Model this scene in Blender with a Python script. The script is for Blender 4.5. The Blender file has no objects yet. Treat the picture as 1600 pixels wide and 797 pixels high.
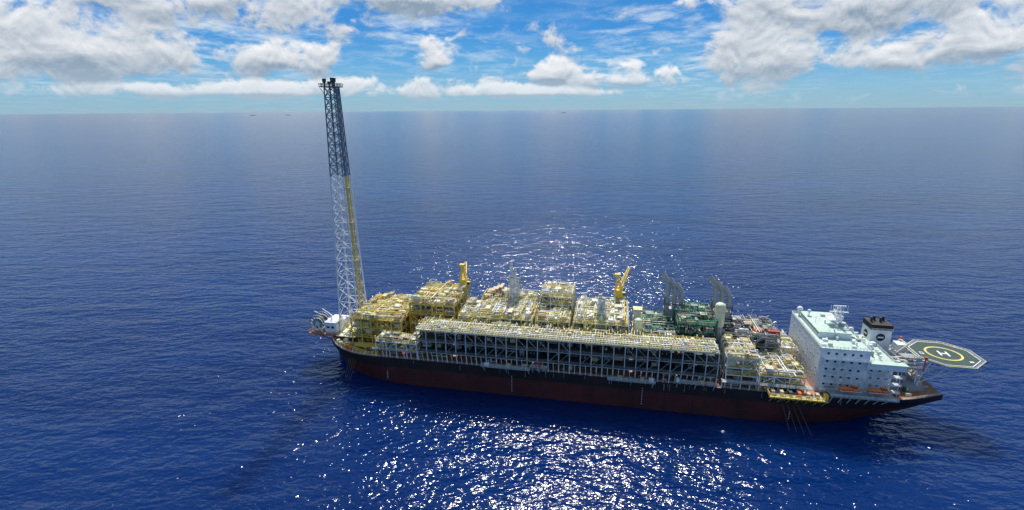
import bpy, math, random
from mathutils import Vector, Matrix
R=math.radians
sc=bpy.context.scene
sc.view_settings.view_transform='Standard'; sc.view_settings.look='None'; sc.view_settings.exposure=0
SUN_EL=54.0; SUN_AZ=8.0   # azimuth clockwise from +Y

# ---------------- node helpers ----------------
class NT:
    def __init__(s,nt): s.nt=nt; s.n=nt.nodes; s.l=nt.links
    def node(s,t,**k):
        n=s.n.new(t)
        for a,b in k.items(): setattr(n,a,b)
        return n
    def put(s,sock,v):
        if isinstance(v,bpy.types.NodeSocket): s.l.new(v,sock)
        elif v is not None: sock.default_value=v
    def m(s,op,a,b=None,c=None,clamp=False):
        n=s.node('ShaderNodeMath',operation=op,use_clamp=clamp)
        s.put(n.inputs[0],a); s.put(n.inputs[1],b); s.put(n.inputs[2],c)
        return n.outputs[0]
    def mr(s,v,a,b,c=0.0,d=1.0,smooth=False):
        n=s.node('ShaderNodeMapRange'); n.clamp=True
        if smooth: n.interpolation_type='SMOOTHSTEP'
        s.put(n.inputs[0],v)
        for i,x in enumerate((a,b,c,d)): s.put(n.inputs[i+1],x)
        return n.outputs[0]
    def mix(s,f,a,b,bt='MIX'):
        n=s.node('ShaderNodeMix',data_type='RGBA',blend_type=bt)
        s.put(n.inputs[0],f); s.put(n.inputs[6],a); s.put(n.inputs[7],b)
        return n.outputs[2]
    def noise(s,vec,scale,detail=4,rough=0.5,dist=0.0):
        n=s.node('ShaderNodeTexNoise')
        s.put(n.inputs['Vector'],vec); n.inputs['Scale'].default_value=scale
        n.inputs['Detail'].default_value=detail; n.inputs['Roughness'].default_value=rough
        n.inputs['Distortion'].default_value=dist
        return n.outputs[0]
    def comb(s,x,y,z):
        n=s.node('ShaderNodeCombineXYZ'); s.put(n.inputs[0],x); s.put(n.inputs[1],y); s.put(n.inputs[2],z); return n.outputs[0]
    def mapping(s,v,scale=(1,1,1),rot=(0,0,0),loc=(0,0,0)):
        n=s.node('ShaderNodeMapping'); s.put(n.inputs[0],v); n.inputs[1].default_value=loc; n.inputs[2].default_value=rot; n.inputs[3].default_value=scale
        return n.outputs[0]

# ---------------- world ----------------
w=bpy.data.worlds.new("sky"); sc.world=w; w.use_nodes=True
T=NT(w.node_tree); T.n.clear()
BS=0.14
out=T.node('ShaderNodeOutputWorld'); bg=T.node('ShaderNodeBackground'); bg.inputs[1].default_value=BS
T.l.new(bg.outputs[0],out.inputs[0])
def K_(r,g,b): return (r/BS,g/BS,b/BS,1)
sky=T.node('ShaderNodeTexSky',sky_type='NISHITA'); sky.sun_disc=False
sky.sun_elevation=R(SUN_EL); sky.sun_rotation=R(SUN_AZ); sky.air_density=1.0; sky.dust_density=0.1; sky.ozone_density=1.0; sky.altitude=100
tc=T.node('ShaderNodeTexCoord')
nrm=T.node('ShaderNodeVectorMath',operation='NORMALIZE'); T.l.new(tc.outputs['Generated'],nrm.inputs[0])
d=nrm.outputs[0]
sx=T.node('ShaderNodeSeparateXYZ'); T.l.new(d,sx.inputs[0]); X,Y,Z=sx.outputs
az=T.m('MULTIPLY',T.m('ARCTAN2',X,Y),57.2958)
el=T.m('MULTIPLY',T.m('ARCSINE',Z),57.2958)
blobs=[ # az, el(centre), half width, up, down (degrees)
(-38,4.8,14,4.8,3.0),(-28,9.6,14,3.6,3.2),(-10.5,10.8,11,2.5,1.7),(-23,4.8,7.5,2.4,1.6),
(-7.6,4.9,2.1,2.1,1.0),(4.3,3.4,2.6,1.7,.9),(-26,1.9,24,1.5,.8),(12,2.9,8,1.7,.9),
(25.5,4.2,7.4,5.2,1.7),(31.5,8.6,11,4.2,3.0),(34.5,3.8,4,2.7,1.3),(42,4.4,8.5,4.2,1.8),(3,1.8,14,1.1,.6),
(0,19,16,4,3),(42,20,12,5,4),(-80,9,18,5,4),(90,7,18,4,3),(180,9,25,4,4)]
def nz(off_el,det):
    P=T.comb(X,Y,T.m('ADD',T.m('MULTIPLY',Z,1.45),off_el*0.01745*1.45))
    n1=T.noise(P,15,det,0.60,0.3)
    n0=T.noise(P,5.0,2,0.5)
    return T.m('ADD',T.m('MULTIPLY',T.m('SUBTRACT',n1,0.5),3.9),T.m('MULTIPLY',T.m('SUBTRACT',n0,0.5),1.6))
B0=None;B1=None; OFF=0.5; el1=T.m('ADD',el,OFF)
for a,c,hw,hu,hd in blobs:
    da=T.m('DIVIDE',T.m('SUBTRACT',az,a),hw); da2=T.m('MULTIPLY',da,da)
    rs=[]
    for e in (el,el1):
        dy=T.m('SUBTRACT',e,c)
        dd=T.m('MAXIMUM',T.m('DIVIDE',dy,hu),T.m('DIVIDE',dy,-hd))
        rs.append(T.m('SUBTRACT',1.0,T.m('SQRT',T.m('MULTIPLY_ADD',dd,dd,da2))))
    if B0 is None: B0,B1=rs
    else: B0=T.m('MAXIMUM',B0,rs[0]); B1=T.m('MAXIMUM',B1,rs[1])
B0=T.m('MAXIMUM',B0,-0.33); B1=T.m('MAXIMUM',B1,-0.33)
N0=nz(0,9); N1=nz(OFF,5)
D0=T.m('ADD',B0,N0)
mask=T.mr(D0,-0.12,0.50,smooth=True)
lit=T.m('ADD',T.m('MULTIPLY',T.m('SUBTRACT',N0,N1),0.48),T.m('MULTIPLY',T.m('SUBTRACT',B0,B1),1.3))
lit=T.mr(lit,-0.42,0.48)
thick=T.mr(D0,0.3,1.7)
lit=T.m('SUBTRACT',lit,T.m('MULTIPLY',thick,0.26),clamp=True)
ccol=T.mix(lit,K_(.27,.36,.47),K_(.97,.98,1.0))
zz=T.m('ADD',T.m('MAXIMUM',Z,0.0),0.07)
U=T.comb(T.m('DIVIDE',X,zz),T.m('DIVIDE',Y,zz),0)
cir=T.noise(T.mapping(U,scale=(1,0.8,1),rot=(0,0,0.5)),2.3,9,0.66,0.25)
cirm=T.mr(cir,0.42,0.72,0,0.85,True)
patch=T.noise(d,4.2,2,0.5)
cirm=T.m('MULTIPLY',T.m('MULTIPLY',cirm,T.mr(patch,0.40,0.55,0.25,1.0)),T.mr(el,1.0,4.5,0.15,1.0))
ramp=T.node('ShaderNodeValToRGB'); T.l.new(T.mr(el,0,14),ramp.inputs[0])
cr=ramp.color_ramp
def q(r,g,b): return (r,g,b,1)
cr.elements[0].position=0; cr.elements[0].color=q(.27,.44,.58)
cr.elements[1].position=1; cr.elements[1].color=q(.03,.21,.58)
for p,c_ in ((.14,q(.23,.46,.66)),(.32,q(.10,.37,.71)),(.57,q(.03,.25,.67))):
    e=cr.elements.new(p); e.color=c_
rampb=T.node('ShaderNodeVectorMath',operation='SCALE'); T.l.new(ramp.outputs[0],rampb.inputs[0]); rampb.inputs[3].default_value=1/BS
skyt=T.mix(1.0,sky.outputs[0],(.62,.9,1.0,1),'MULTIPLY')
base=T.mix(T.mr(el,14,45,0.92,0.0,True),skyt,rampb.outputs[0])
c1=T.mix(cirm,base,K_(.74,.83,.90))
haze=T.mr(el,0.3,4.6,0.68,0.0)
ccol=T.mix(haze,ccol,K_(.50,.64,.75))
maskh=T.m('MULTIPLY',mask,T.mr(el,0.2,1.6,0.0,1.0,True))
c2=T.mix(maskh,c1,ccol)
T.l.new(c2,bg.inputs[0])

# ---------------- sun ----------------
sl=bpy.data.lights.new("sun","SUN"); sl.energy=5.0; sl.angle=R(0.53); sl.color=(1,.96,.89)
so=bpy.data.objects.new("sun",sl); sc.collection.objects.link(so)
sd=Vector((math.sin(R(SUN_AZ))*math.cos(R(SUN_EL)),math.cos(R(SUN_AZ))*math.cos(R(SUN_EL)),math.sin(R(SUN_EL))))
so.rotation_euler=sd.to_track_quat('Z','Y').to_euler(); so.location=sd*500

# ---------------- camera ----------------
cd=bpy.data.cameras.new("camera"); cam=bpy.data.objects.new("camera",cd); sc.collection.objects.link(cam)
cd.sensor_width=36; cd.lens=18.0; cd.clip_start=1; cd.clip_end=600000
cam.matrix_world=Matrix.Translation((0,0,155))@Matrix.Rotation(R(90-15.8),4,'X')@Matrix.Rotation(R(-0.43),4,'Z')
sc.camera=cam

# ---------------- materials ----------------
MATS={}
def mat(name,col,rough=0.5,metal=0.0,var=0.2,dirt=(0.12,0.07,0.035),dirtamt=0.28,scale=0.35,streak=False):
    m=bpy.data.materials.new(name); m.use_nodes=True; t=NT(m.node_tree); b=m.node_tree.nodes['Principled BSDF']
    c=t.node('ShaderNodeTexCoord'); o=c.outputs['Object']
    n=t.noise(o,scale,3,0.6)
    n2=t.noise(t.mapping(o,scale=(1,1,0.15 if streak else 1)),scale*3.5,4,0.65)
    dark=tuple(x*(1-var) for x in col)+(1,); lt=tuple(min(.9,x*(1+var*.5)) for x in col)+(1,)
    a=t.mix(t.mr(n,.3,.7),dark,lt)
    a=t.mix(t.mr(n2,.56,.74,0,dirtamt),a,dirt+(1,))
    t.l.new(a,b.inputs['Base Color']); t.l.new(t.mr(n2,.3,.7,rough-.1,rough+.15),b.inputs['Roughness']); b.inputs['Metallic'].default_value=metal
    MATS[name]=m; return m
mat('yellow_paint',(.88,.58,.07)); mat('cream_paint',(.88,.81,.54)); mat('white_paint',(.86,.87,.84),dirtamt=.15,streak=True)
mat('pale_yellow_paint',(.89,.78,.38)); mat('grey_steel',(.35,.35,.33)); mat('galvanised_steel',(.70,.69,.66),.4,.05)
mat('dark_steel',(.045,.05,.05)); mat('green_paint',(.05,.31,.18)); mat('dark_green_paint',(.04,.10,.075)); mat('stack_steel',(.42,.41,.40),.4,.1)
mat('red_paint',(.55,.06,.03)); mat('orange_paint',(.85,.16,.03),.35,dirtamt=.1); mat('deck_plate',(.38,.34,.22)); mat('deck_green',(.50,.62,.52),dirtamt=.15)
mat('rust_deck',(.42,.18,.08)); mat('blue_grey_steel',(.16,.22,.27)); mat('window_glass',(.02,.03,.04),.15,dirtamt=0); mat('blue_paint',(.08,.28,.50))
mat('helideck_green',(.032,.066,.048),.75,dirtamt=.2); mat('marking_white',(.80,.80,.78),.6,dirtamt=.1); mat('marking_yellow',(.70,.58,.18),.6,dirtamt=.1)
mat('tan_paint',(.60,.45,.27)); mat('hull_black',(.020,.011,.010),.6,var=.4,dirt=(.08,.028,.017),dirtamt=.6,scale=.08,streak=True)
mat('hull_red',(.090,.015,.012),.6,var=.5,dirt=(.016,.010,.010),dirtamt=.85,scale=.06,streak=True); mat('rope',(.22,.17,.09),.8)
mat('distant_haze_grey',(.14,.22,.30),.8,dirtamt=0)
MN=list(MATS.keys())

# ---------------- mesh builder (ship coordinates: s aft, t to far side, z up) ----------------
ang=math.atan2(-.2,.98)
SHIP=Matrix.Translation((-113,304,0))@Matrix.Rotation(ang,4,'Z')
class MB:
    def __init__(s): s.v=[]; s.f=[]; s.m=[]; s.sm=[]
    def add(s,vs,fs,m,smooth=False):
        b=len(s.v); s.v.extend(vs); i=MN.index(m)
        for f in fs: s.f.append(tuple(b+k for k in f)); s.m.append(i); s.sm.append(smooth)
    def box(s,x0,x1,y0,y1,z0,z1,m):
        s.add([(x0,y0,z0),(x1,y0,z0),(x1,y1,z0),(x0,y1,z0),(x0,y0,z1),(x1,y0,z1),(x1,y1,z1),(x0,y1,z1)],
          [(0,3,2,1),(4,5,6,7),(0,1,5,4),(1,2,6,5),(2,3,7,6),(3,0,4,7)],m)
    def frame(s,p,q):
        p=Vector(p);q=Vector(q);dz=(q-p).normalized()
        up=Vector((0,0,1)) if abs(dz.z)<.95 else Vector((1,0,0))
        a=dz.cross(up).normalized(); b=a.cross(dz).normalized()
        return p,q,a,b
    def beam(s,p,q,w,m,h=None):
        p,q,a,b=s.frame(p,q); h=h or w; a=a*w/2;b=b*h/2
        vs=[tuple(x) for x in (p-a-b,p+a-b,p+a+b,p-a+b,q-a-b,q+a-b,q+a+b,q-a+b)]
        s.add(vs,[(0,3,2,1),(4,5,6,7),(0,1,5,4),(1,2,6,5),(2,3,7,6),(3,0,4,7)],m)
    def cyl(s,p,q,r,m,n=8,r2=None,caps=True):
        p,q,a,b=s.frame(p,q); r2=r if r2 is None else r2
        vs=[];
        for c,rr in ((p,r),(q,r2)):
            for k in range(n):
                t=2*math.pi*k/n; vs.append(tuple(c+a*math.cos(t)*rr+b*math.sin(t)*rr))
        s.add(vs,[(k,n+k,n+(k+1)%n,(k+1)%n) for k in range(n)],m,True)
        if caps: s.add(vs,[tuple(range(n)),tuple(range(n,2*n))[::-1]],m)
    def lathe(s,p,q,prof,m,n=12):
        p,q,a,b=s.frame(p,q); d=q-p; vs=[]
        for u,r in prof:
            for k in range(n):
                t=2*math.pi*k/n; vs.append(tuple(p+d*u+a*math.cos(t)*r+b*math.sin(t)*r))
        fs=[(i*n+k,(i+1)*n+k,(i+1)*n+(k+1)%n,i*n+(k+1)%n) for i in range(len(prof)-1) for k in range(n)]
        fs+=[tuple(range(n)),tuple(range((len(prof)-1)*n,len(prof)*n))[::-1]]
        s.add(vs,fs,m,True)
    def vessel(s,p,q,r,m,n=12):
        L=(Vector(q)-Vector(p)).length; e=min(.45,r*.6/L)
        s.lathe(p,q,[(0,r*.15),(e*.25,r*.6),(e*.6,r*.88),(e,r),(1-e,r),(1-e*.6,r*.88),(1-e*.25,r*.6),(1,r*.15)],m,n)
    def ring(s,c,axis,r,w,m,n=20):
        axis=Vector(axis).normalized(); c=Vector(c)
        _,_,a,b=s.frame(c,c+axis)
        pts=[c+a*math.cos(2*math.pi*k/n)*r+b*math.sin(2*math.pi*k/n)*r for k in range(n)]
        for k in range(n): s.beam(pts[k],pts[(k+1)%n],w,m)
    def rail(s,pts,m='yellow_paint',h=1.2,w=.09,step=2.2,closed=False):
        if closed: pts=pts+[pts[0]]
        for p,q in zip(pts,pts[1:]):
            p=Vector(p);q=Vector(q); L=(q-p).length
            if L<.1: continue
            for hh in (h*.5,h): s.beam(p+Vector((0,0,hh)),q+Vector((0,0,hh)),w,m)
            k=max(1,int(L/step))
            for i in range(k+1):
                c=p.lerp(q,i/k); s.beam(c,c+Vector((0,0,h)),w,m)
    def obj(s,name,parent=None,matrix=None):
        me=bpy.data.meshes.new(name); me.from_pydata(s.v,[],s.f)
        used=sorted(set(s.m)); mp={u:i for i,u in enumerate(used)}
        for u in used: me.materials.append(MATS[MN[u]])
        me.polygons.foreach_set('material_index',[mp[i] for i in s.m])
        me.polygons.foreach_set('use_smooth',s.sm); me.update()
        o=bpy.data.objects.new(name,me); sc.collection.objects.link(o)
        if parent: o.parent=parent
        else: o.matrix_world=SHIP if matrix is None else matrix
        return o
def empty(name):
    o=bpy.data.objects.new(name,None); sc.collection.objects.link(o); o.matrix_world=SHIP; return o
ship=empty('floating_production_ship')

# ---------------- hull ----------------
def lerp(a,b,t): return a+(b-a)*t
SE=332
def ztop(s): return 18+ (3.0*((28-s)/28)**1.3 if s<28 else 0) + (2.2*((s-290)/42)**1.5 if s>290 else 0)
def hb(s,z):
    f=max(0,min(1,z/18))
    s0=lerp(5.5,0,f**1.3); LB=lerp(62,40,f)
    v=27.0
    if s<s0: return 0
    if s<s0+LB: x=(s0+LB-s)/LB; v=27*max(0,1-x**lerp(2.0,2.5,f))**lerp(.62,.5,f)
    st=lerp(235,282,f); en=lerp(322,360,f)
    if s>st:
        x=(s-st)/(en-st); v*= max(0,1-min(1,x)**2.0)**.8
    return v
def zbot(s): return -4 if s<296 else -4+ 19.5*((s-296)/36)**1.15
H=MB()
st=[0,.25,.7,1.5,3,5,7,10,14,19,25,32,40,50,62,80]+[80+ i*12 for i in range(1,13)]+[232,244,256,266,276,285,291,296,302,308,314,320,326,SE]
NZ=14; rows=[]; ZR=12.6
for s_ in st:
    zb=zbot(s_); zt=ztop(s_); row=[]
    for side in (-1,1):
        col=[]
        for k in range(NZ+1):
            if zb<ZR-1: z=lerp(zb,ZR,k/10) if k<=10 else lerp(ZR,zt,(k-10)/(NZ-10))
            else: z=lerp(zb,zt,k/NZ)
            h=hb(s_,max(0,z))
            if s_>=296:
                h*=min(1,((k+.25)/(NZ*.35))**.5) if k<NZ*.35 else 1
                h=max(h,.2)
            col.append((s_,side*max(h,0.02),z))
        row.append(col)
    rows.append(row)
for i in range(len(st)-1):
    for si in (0,1):
        for k in range(NZ):
            qd=[rows[i][si][k],rows[i+1][si][k],rows[i+1][si][k+1],rows[i][si][k+1]]
            if si==1: qd=qd[::-1]
            zm=sum(p[2] for p in qd)/4
            H.add(qd,[(0,1,2,3)],'hull_red' if zm<ZR else 'hull_black')
    a,b=rows[i],rows[i+1]
    H.add([a[0][NZ],b[0][NZ],b[1][NZ],a[1][NZ]],[(0,1,2,3)],'rust_deck')
    H.add([a[0][0],a[1][0],b[1][0],b[0][0]],[(0,1,2,3)],'hull_red')
l=rows[-1]
for k in range(NZ):
    H.add([l[0][k],l[1][k],l[1][k+1],l[0][k+1]],[(0,1,2,3)],'hull_black')
H.lathe((-3,0,-2.5),(16,0,-2.5),[(0,.3),(.05,1.4),(.15,2.4),(.35,3.3),(1,3.8)],'hull_red',14)
for s_ in [x*4 for x in range(0,83)]:
    for sg in (-1,1):
        e_=min(SE,s_+4)
        a=(s_,sg*(hb(s_,18)),ztop(s_)); b=(e_,sg*hb(e_,18),ztop(e_))
        H.beam(a,b,.35,'hull_black',.5)
        H.rail([(a[0],a[1]-sg*.3,a[2]+.2),(b[0],b[1]-sg*.3,b[2]+.2)],'white_paint',1.1,.08,2)
for s_ in (46,120,190,262):
    for k in range(8): H.box(s_,s_+.35,-hb(s_,8)-.05,-hb(s_,8)+.1,4.5+k*1.3,5+k*1.3,'marking_white')
random.seed(3)
for i in range(30):
    s_=random.uniform(60,285); H.cyl((s_,-27.3,random.uniform(14,16.5)),(s_,-27.3,18),.12,'grey_steel',6)
H.obj('hull',ship)

# ---------------- module generator ----------------
PAL_Y=dict(frame=['yellow_paint','pale_yellow_paint'],pipe=['yellow_paint','cream_paint','pale_yellow_paint','cream_paint','white_paint','yellow_paint'],eq=['cream_paint','cream_paint','pale_yellow_paint','grey_steel','white_paint','tan_paint'],deck='deck_plate',rail='yellow_paint')
PAL_M=dict(frame=['pale_yellow_paint','cream_paint'],pipe=['cream_paint','white_paint','pale_yellow_paint','white_paint','galvanised_steel','yellow_paint'],eq=['cream_paint','white_paint','white_paint','grey_steel','galvanised_steel','tan_paint'],deck='deck_plate',rail='yellow_paint')
PAL_C=dict(frame=['cream_paint','pale_yellow_paint'],pipe=['cream_paint','white_paint','pale_yellow_paint','cream_paint','galvanised_steel','tan_paint'],eq=['cream_paint','tan_paint','white_paint','grey_steel','galvanised_steel','cream_paint'],deck='deck_plate',rail='yellow_paint')
PAL_G=dict(frame=['dark_green_paint','green_paint'],pipe=['green_paint','dark_steel','dark_steel','galvanised_steel','green_paint','cream_paint','tan_paint'],eq=['dark_green_paint','dark_green_paint','dark_steel','grey_steel','galvanised_steel','tan_paint'],deck='dark_steel',rail='green_paint')
PAL_D=dict(frame=['grey_steel','dark_steel'],pipe=['grey_steel','galvanised_steel','dark_steel','white_paint','cream_paint'],eq=['grey_steel','dark_steel','galvanised_steel','tan_paint','grey_steel'],deck='dark_steel',rail='grey_steel')
PAL_R=dict(frame=['grey_steel','dark_steel'],pipe=['grey_steel','dark_steel','dark_steel','tan_paint'],eq=['grey_steel','dark_steel','grey_steel','tan_paint','dark_steel'],deck='dark_steel',rail='grey_steel')
PAL_W=dict(frame=['white_paint','pale_yellow_paint'],pipe=['white_paint','cream_paint','galvanised_steel','tan_paint','cream_paint','pale_yellow_paint'],eq=['white_paint','grey_steel','cream_paint','galvanised_steel','tan_paint'],deck='deck_plate',rail='yellow_paint')
def equip(M,rnd,x,y,z,dx,dy,hmax,pal):
    c=rnd.choice; k=rnd.random(); m=c(pal['eq'])
    if k<.28:
        r=min(dx,dy,hmax)*rnd.uniform(.22,.36)
        if dx>dy: p,q=(x+.5,y+dy/2,z+r+.7),(x+dx-.5,y+dy/2,z+r+.7)
        else: p,q=(x+dx/2,y+.5,z+r+.7),(x+dx/2,y+dy-.5,z+r+.7)
        M.vessel(p,q,r,m)
        for f in (.25,.75):
            cc=Vector(p).lerp(Vector(q),f); M.box(cc.x-.3-(0 if dx>dy else r*.6),cc.x+.3+(0 if dx>dy else r*.6),cc.y-.3-(r*.6 if dx>dy else 0),cc.y+.3+(r*.6 if dx>dy else 0),z,z+.9,'grey_steel')
        cc=Vector(p).lerp(Vector(q),.5); M.cyl(cc,cc+Vector((0,0,r+1.0)),.2,c(pal['pipe']),6)
        M.cyl(cc+Vector((0,0,r+1.0)),cc+Vector((rnd.uniform(-3,3),0,r+1.0)),.2,c(pal['pipe']),6)
    elif k<.42:
        r=rnd.uniform(.7,1.5); h=hmax*rnd.uniform(.7,1.1)
        px,py=x+dx/2,y+dy/2; M.vessel((px,py,z+.3),(px,py,z+h),r,m)
        M.ring((px,py,z+h*.7),(0,0,1),r+.6,.12,pal['rail'],10)
        M.cyl((px+r+.2,py,z),(px+r+.2,py,z+h+.5),.15,c(pal['pipe']),6)
    elif k<.62:
        hh=hmax*rnd.uniform(.25,.6); M.box(x+.6,x+dx*.6,y+.6,y+dy-.8,z+.1,z+hh,m)
        M.box(x+dx*.65,x+dx-.6,y+1,y+dy*.6,z+.1,z+hh*.6,c(pal['eq']))
        M.cyl((x+dx*.3,y+dy*.5,z+hh),(x+dx*.3,y+dy*.5,z+hh+rnd.uniform(.5,1.5)),.3,c(pal['pipe']),8)
    elif k<.85:
        n=rnd.randint(3,6)
        for i in range(n):
            yy=y+.6+(dy-1.2)*i/n; hz=z+rnd.uniform(.6,hmax*.6); mm=c(pal['pipe'])
            M.cyl((x+.4,yy,hz),(x+dx-.4,yy,hz),rnd.uniform(.12,.28),mm,6); M.cyl((x+.4,yy,z),(x+.4,yy,hz),.18,mm,6)
            px=x+dx*rnd.random(); M.cyl((px,yy,hz),(px,yy,hz+.8),.3,'grey_steel',6)
    else:
        for i in range(2):
            for j in range(2):
                r=min(dy*.2,hmax*.16); M.vessel((x+.6,y+dy*(.28+.44*i),z+r*1.4+j*r*2.5),(x+dx-.6,y+dy*(.28+.44*i),z+r*1.4+j*r*2.5),r,m,10)
def module(name,s0,s1,t0,t1,z0,zs,pal,seed,legs=True,top=5.0,bay=6.5,dens=1.0,legz=18):
    rnd=random.Random(seed); M=MB(); c=rnd.choice
    ns=max(1,round((s1-s0)/bay)); nt=max(1,round((t1-t0)/bay))
    S=[lerp(s0,s1,i/ns) for i in range(ns+1)]; TT=[lerp(t0,t1,i/nt) for i in range(nt+1)]
    fm=pal['frame'][0]; fm2=pal['frame'][1]; levels=[z0]+zs
    for x in S:
        for y in TT:
            M.box(x-.25,x+.25,y-.25,y+.25,(legz if legs else z0),zs[-1]-.3 if rnd.random()<.9 else zs[-1]+3,fm)
    for li,z in enumerate(levels):
        last=li==len(levels)-1
        for x in S: M.box(x-.18,x+.18,t0-.27,t1+.27,z-.7,z-.12,fm)
        for y in TT: M.box(s0-.27,s1+.27,y-.18,y+.18,z-.65,z-.14,fm)
        for i in range(ns):
            for j in range(nt):
                if rnd.random()<(.5 if last else .8): M.box(S[i],S[i+1],TT[j],TT[j+1],z-.12,z+(.0 if (i+j)%2 else .01),pal['deck'])
                elif last:
                    for k in range(1,5): M.box(S[i]+.2,S[i+1]-.2,lerp(TT[j],TT[j+1],k/5)-.1,lerp(TT[j],TT[j+1],k/5)+.1,z-.5,z-.2,fm2)
        M.rail([(s0,t0,z),(s1,t0,z),(s1,t1,z),(s0,t1,z)],pal['rail'],1.2,.13,2.0,True)
        hmax=top if last else (levels[li+1]-z-1.0)
        for i in range(ns):
            for j in range(nt):
                if rnd.random()<.8*dens:
                    equip(M,rnd,S[i]+.4,TT[j]+.4,z,S[i+1]-S[i]-.8,TT[j+1]-TT[j]-.8,hmax*rnd.uniform(.7,1),pal)
                for _ in range(3 if last else 1):
                  if rnd.random()<.6:
                    a=S[i]+rnd.uniform(.5,4);b=TT[j]+rnd.uniform(.5,4); M.box(a,a+rnd.uniform(.4,1.4),b,b+rnd.uniform(.4,1.4),z,z+rnd.uniform(.6,2.6),c(pal['eq']))
        for k in range(int((t1-t0)/(1.1 if last else 1.6)*dens)):
            y=rnd.uniform(t0+.3,t1-.3); zz=z+ (rnd.uniform(.3,hmax*.65) if last else hmax-rnd.uniform(0,1.2)); a,b=sorted((rnd.uniform(s0,s1),rnd.uniform(s0,s1)))
            if b-a<5: a,b=s0+.4,s1-.4
            m=c(pal['pipe']); r=rnd.uniform(.12,.38); M.cyl((a,y,zz),(b,y,zz),r,m,6)
            M.cyl((a,y,zz),(a,y,z),r,m,6); M.cyl((b,y,zz),(b,y+rnd.uniform(-4,4),zz),r,m,6)
        for k in range(int((s1-s0)/(1.5 if last else 2.2)*dens)):
            x=rnd.uniform(s0+.3,s1-.3); zz=z+(rnd.uniform(.3,hmax*.7) if last else hmax-rnd.uniform(.2,1.6)); a,b=sorted((rnd.uniform(t0,t1),rnd.uniform(t0,t1)))
            if b-a<4: a,b=t0+.3,t1-.3
            m=c(pal['pipe']); r=rnd.uniform(.1,.32); M.cyl((x,a,zz),(x,b,zz),r,m,6); M.cyl((x,a,zz),(x,a,z),r,m,6)
        if last:
            for k in range(int((s1-s0)*(t1-t0)/26*dens)):
                x=rnd.uniform(s0,s1-3);y=rnd.uniform(t0,t1-3);h=rnd.uniform(1.5,top); a=rnd.uniform(2,4.5);b=rnd.uniform(2,4.5); fx=c([fm2,fm2,fm])
                for p,q in ((x,y),(x+a,y),(x,y+b),(x+a,y+b)): M.beam((p,q,z),(p,q,z+h),.18,fx)
                M.beam((x,y,z+h),(x+a,y,z+h),.2,fx);M.beam((x,y+b,z+h),(x+a,y+b,z+h),.2,fx);M.beam((x,y,z+h),(x,y+b,z+h),.2,fx);M.beam((x+a,y,z+h),(x+a,y+b,z+h),.2,fx)
                if rnd.random()<.35: M.box(x,x+a,y,y+b,z+h+.1,z+h+.25,c(pal['eq'])); M.rail([(x,y,z+h+.2),(x+a,y,z+h+.2),(x+a,y+b,z+h+.2)],pal['rail'],1.1,.12)
            for k in range(int((s1-s0)/4)):
                x=rnd.uniform(s0,s1);y=rnd.uniform(t0,t1); hh=rnd.uniform(3.5,7); M.beam((x,y,z),(x,y,z+hh),.14,c(['white_paint',fm])); M.beam((x,y,z+hh),(x+.9,y,z+hh+.1),.2,'white_paint')
        if not last:
            z2=levels[li+1]-.6
            for i in range(ns):
                if rnd.random()<.55:
                    a,b=(S[i],S[i+1]) if rnd.random()<.5 else (S[i+1],S[i]); M.beam((a,t0-.05,z),(b,t0-.05,z2),.26,fm); M.beam((a,t1,z),(b,t1,z2),.26,fm)
            for j in range(nt):
                if rnd.random()<.5: M.beam((s0,TT[j],z),(s0,TT[j+1],z2),.26,fm)
            x=rnd.uniform(s0+1,s1-7)
            for o in (0,.9): M.beam((x,t0-.6-o,z),(x+5.5,t0-.6-o,z2+.6),.2,pal['rail'],.3)
            for k in range(9): f=(k+.5)/9; M.box(x+5.5*f-.15,x+5.5*f+.15,t0-1.45,t0-.65,z+(z2+.6-z)*f-.05,z+(z2+.6-z)*f,'grey_steel')
    M.obj(name,ship)

module('forward_module',20,52,-16,22,25,[31,36.5],PAL_Y,11,top=4)
module('riser_manifold_module',54,82,-7,24,25,[32,39,45],PAL_Y,12,top=5)
module('separation_module',86,129,-12,10,25,[31,37,41.5],PAL_M,13,top=4.5)
module('gas_treatment_module',94,127,11.5,25,25,[33,39,43.5],PAL_C,14,top=4.5)
module('gas_dehydration_module',131,150,4,25,25,[32,39,46,50.5],PAL_C,15,top=4)
module('oil_treatment_module',131,150,-12,3,25,[31,37,42],PAL_M,25,top=4)
module('water_injection_module',152,182,-12,23,25,[32,38,42.5],PAL_M,16,top=4.5)
module('compression_module',190,207,-12,22,25,[31,36.5],PAL_G,17,top=5)
module('gas_turbine_module',208,228,-6,22,25,[32,38,43],PAL_G,18,top=4)
module('power_generation_module',233,262,0,24,25,[31,36.5],PAL_D,19,top=4)
module('utility_module',231,246,-24,-1,25,[29,34],PAL_W,20,top=3.5)
module('chemical_module',247,268,-24,-1,21,[26],PAL_W,21,top=4)
module('offloading_module',40,65,-26,-17,23,[28],PAL_W,22,top=4)
module('laydown_module',263,272,1,24,22,[28],PAL_W,23,top=4)

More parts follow.
